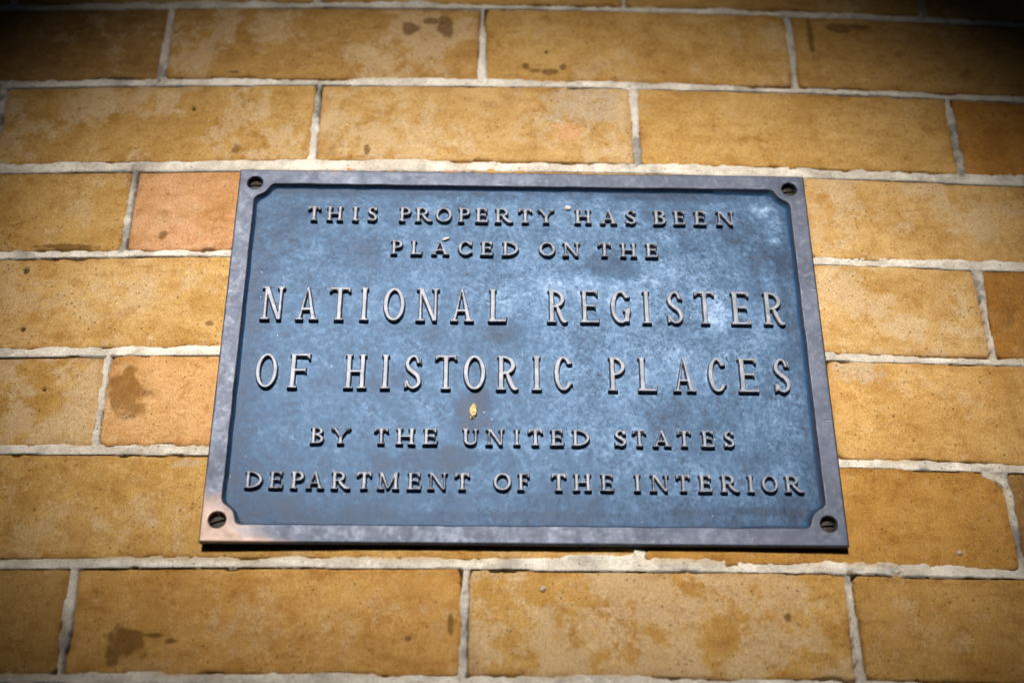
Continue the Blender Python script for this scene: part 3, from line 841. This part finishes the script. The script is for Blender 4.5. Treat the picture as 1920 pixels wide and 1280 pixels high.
tarn = 0.75 * sstep(0.06, 0.18, RX) * (1 - sstep(-0.10, -0.02, RZ)) * sstep(-0.3, 0.4, fbm(RX, RZ, 0.03, 311, 4) + 0.2) + 0.5 * (1 - sstep(0.002, 0.012, np.hypot(RX + 0.168, RZ - 0.1145) - 0.005)) * 0.6
tarn = np.clip(tarn, 0, 0.8)
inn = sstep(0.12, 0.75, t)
rv = np.stack([RX, hy - DEPTH, RZ], -1).reshape(-1, 3)
rf = grid_faces(len(rx), len(rz), kf)
# sides down to the wall
idx = np.arange(rv.shape[0]).reshape(RX.shape)
loop = np.concatenate([idx[0, :-1], idx[:-1, -1], idx[-1, :0:-1], idx[:0:-1, 0]])
back = rv[loop].copy()
back[:, 1] = 0.0004
back[:, 0] *= 0.9975
back[:, 2] *= 0.9970
nb = len(rv)
bi = np.arange(nb, nb + len(loop))
side = np.stack([loop, bi, np.roll(bi, -1), np.roll(loop, -1)], -1)
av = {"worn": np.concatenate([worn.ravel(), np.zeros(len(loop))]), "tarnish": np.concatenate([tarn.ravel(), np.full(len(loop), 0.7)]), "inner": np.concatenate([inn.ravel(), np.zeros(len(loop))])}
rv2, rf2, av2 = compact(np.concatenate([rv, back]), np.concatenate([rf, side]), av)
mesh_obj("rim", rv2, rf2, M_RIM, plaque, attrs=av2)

# slotted screws sunk in the four holes
for (sx, sz), ang in zip(SCREWS, (0.02, 0.15, 0.32, 0.08)):
    R, n = 0.0044, 40
    g1 = np.linspace(-R, R, 61)
    SX, SZ = np.meshgrid(g1, g1)
    rr = np.hypot(SX, SZ)
    hh = 0.0012 * np.sqrt(np.clip(1 - (rr / (R * 1.15)) ** 2, 0, 1))
    dd = np.abs(-math.sin(ang) * SX + math.cos(ang) * SZ)
    hh = hh - 0.0014 * (1 - sstep(0.00045, 0.00065, dd))
    ok = rr < R
    kf = ok[:-1, :-1] & ok[1:, :-1] & ok[:-1, 1:] & ok[1:, 1:]
    v_ = np.stack([SX, -hh, SZ], -1).reshape(-1, 3)
    v_, f_, _ = compact(v_, grid_faces(61, 61, kf))
    mesh_obj("screw", v_, f_, M_SCREW, plaque, (sx, 0.0046 - DEPTH, sz))

RAISE = 0.0030
lrng = np.random.RandomState(5)
for text, zb, hgt, big, chars in LINES:
    line = empty("text_line", (0, RECESS - DEPTH, zb / 1000), plaque)
    line["label"] = "raised bronze " + text
    for ch, cx, w in chars:
        g = GLYPHS[(zb, cx)]
        dd = g.d + 0.10 * vnoise(g.x + cx * 3, g.y + zb, 1.6, 401) * (1.0 if not big else 0.7) + lrng.uniform(-0.08, 0.05)
        s = np.clip((0.27 - dd) / 0.52, 0, 1)
        s = s * (2 - s) * 0.4 + s * 0.6
        hh = RAISE * 1000 * s - 0.25 * np.clip(dd / 0.8, 0, 1) + 0.06 * vnoise(g.x + cx, g.y + zb, 2.5, 402) * s
        hh = hh - 0.12 * (1 - np.clip(-dd / 0.5, 0, 1)) * (s > 0.9)
        ok = dd < 0.75
        kf = ok[:-1, :-1] & ok[1:, :-1] & ok[:-1, 1:] & ok[1:, 1:]
        ny, nx = dd.shape
        v_ = np.stack([g.x - w / 2, -hh, g.y], -1).reshape(-1, 3) / 1000
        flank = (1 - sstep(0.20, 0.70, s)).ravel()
        v_, f_, a_ = compact(v_, grid_faces(nx, ny, kf), {"flank": flank})
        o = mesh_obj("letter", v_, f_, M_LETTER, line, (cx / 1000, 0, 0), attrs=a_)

# ------------------------------------------------------------------ bits stuck to the plaque
o = lump("crumb", M_CRUMB, None, (-0.0295, RECESS - 0.0008, Z0 - 0.0425), (0.0019, 0.0012, 0.0040), 3, 22)
o.rotation_euler = (0, 0.12, 0)
tag(o, "straw-yellow crumb stuck below the tall O of HISTORIC on the plaque", "crumb")
o = lump("crumb", M_PALE_CRUMB, None, (0.0279, RECESS - 0.0006, Z0 + 0.1000), (0.0020, 0.0010, 0.0015), 8, 12)
o.rotation_euler = (0, 0.3, 0)
tag(o, "small greyish crumb on the plaque at the upper left of the word HAS", "crumb")
o = lump("crumb", M_PALE_CRUMB, None, (-0.0476, RECESS - 0.0006, Z0 + 0.0757), (0.0022, 0.0010, 0.0009), 11, 12)
o.rotation_euler = (0, -0.35, 0)
tag(o, "small white crumb on the plaque just above the A of PLACED", "crumb")
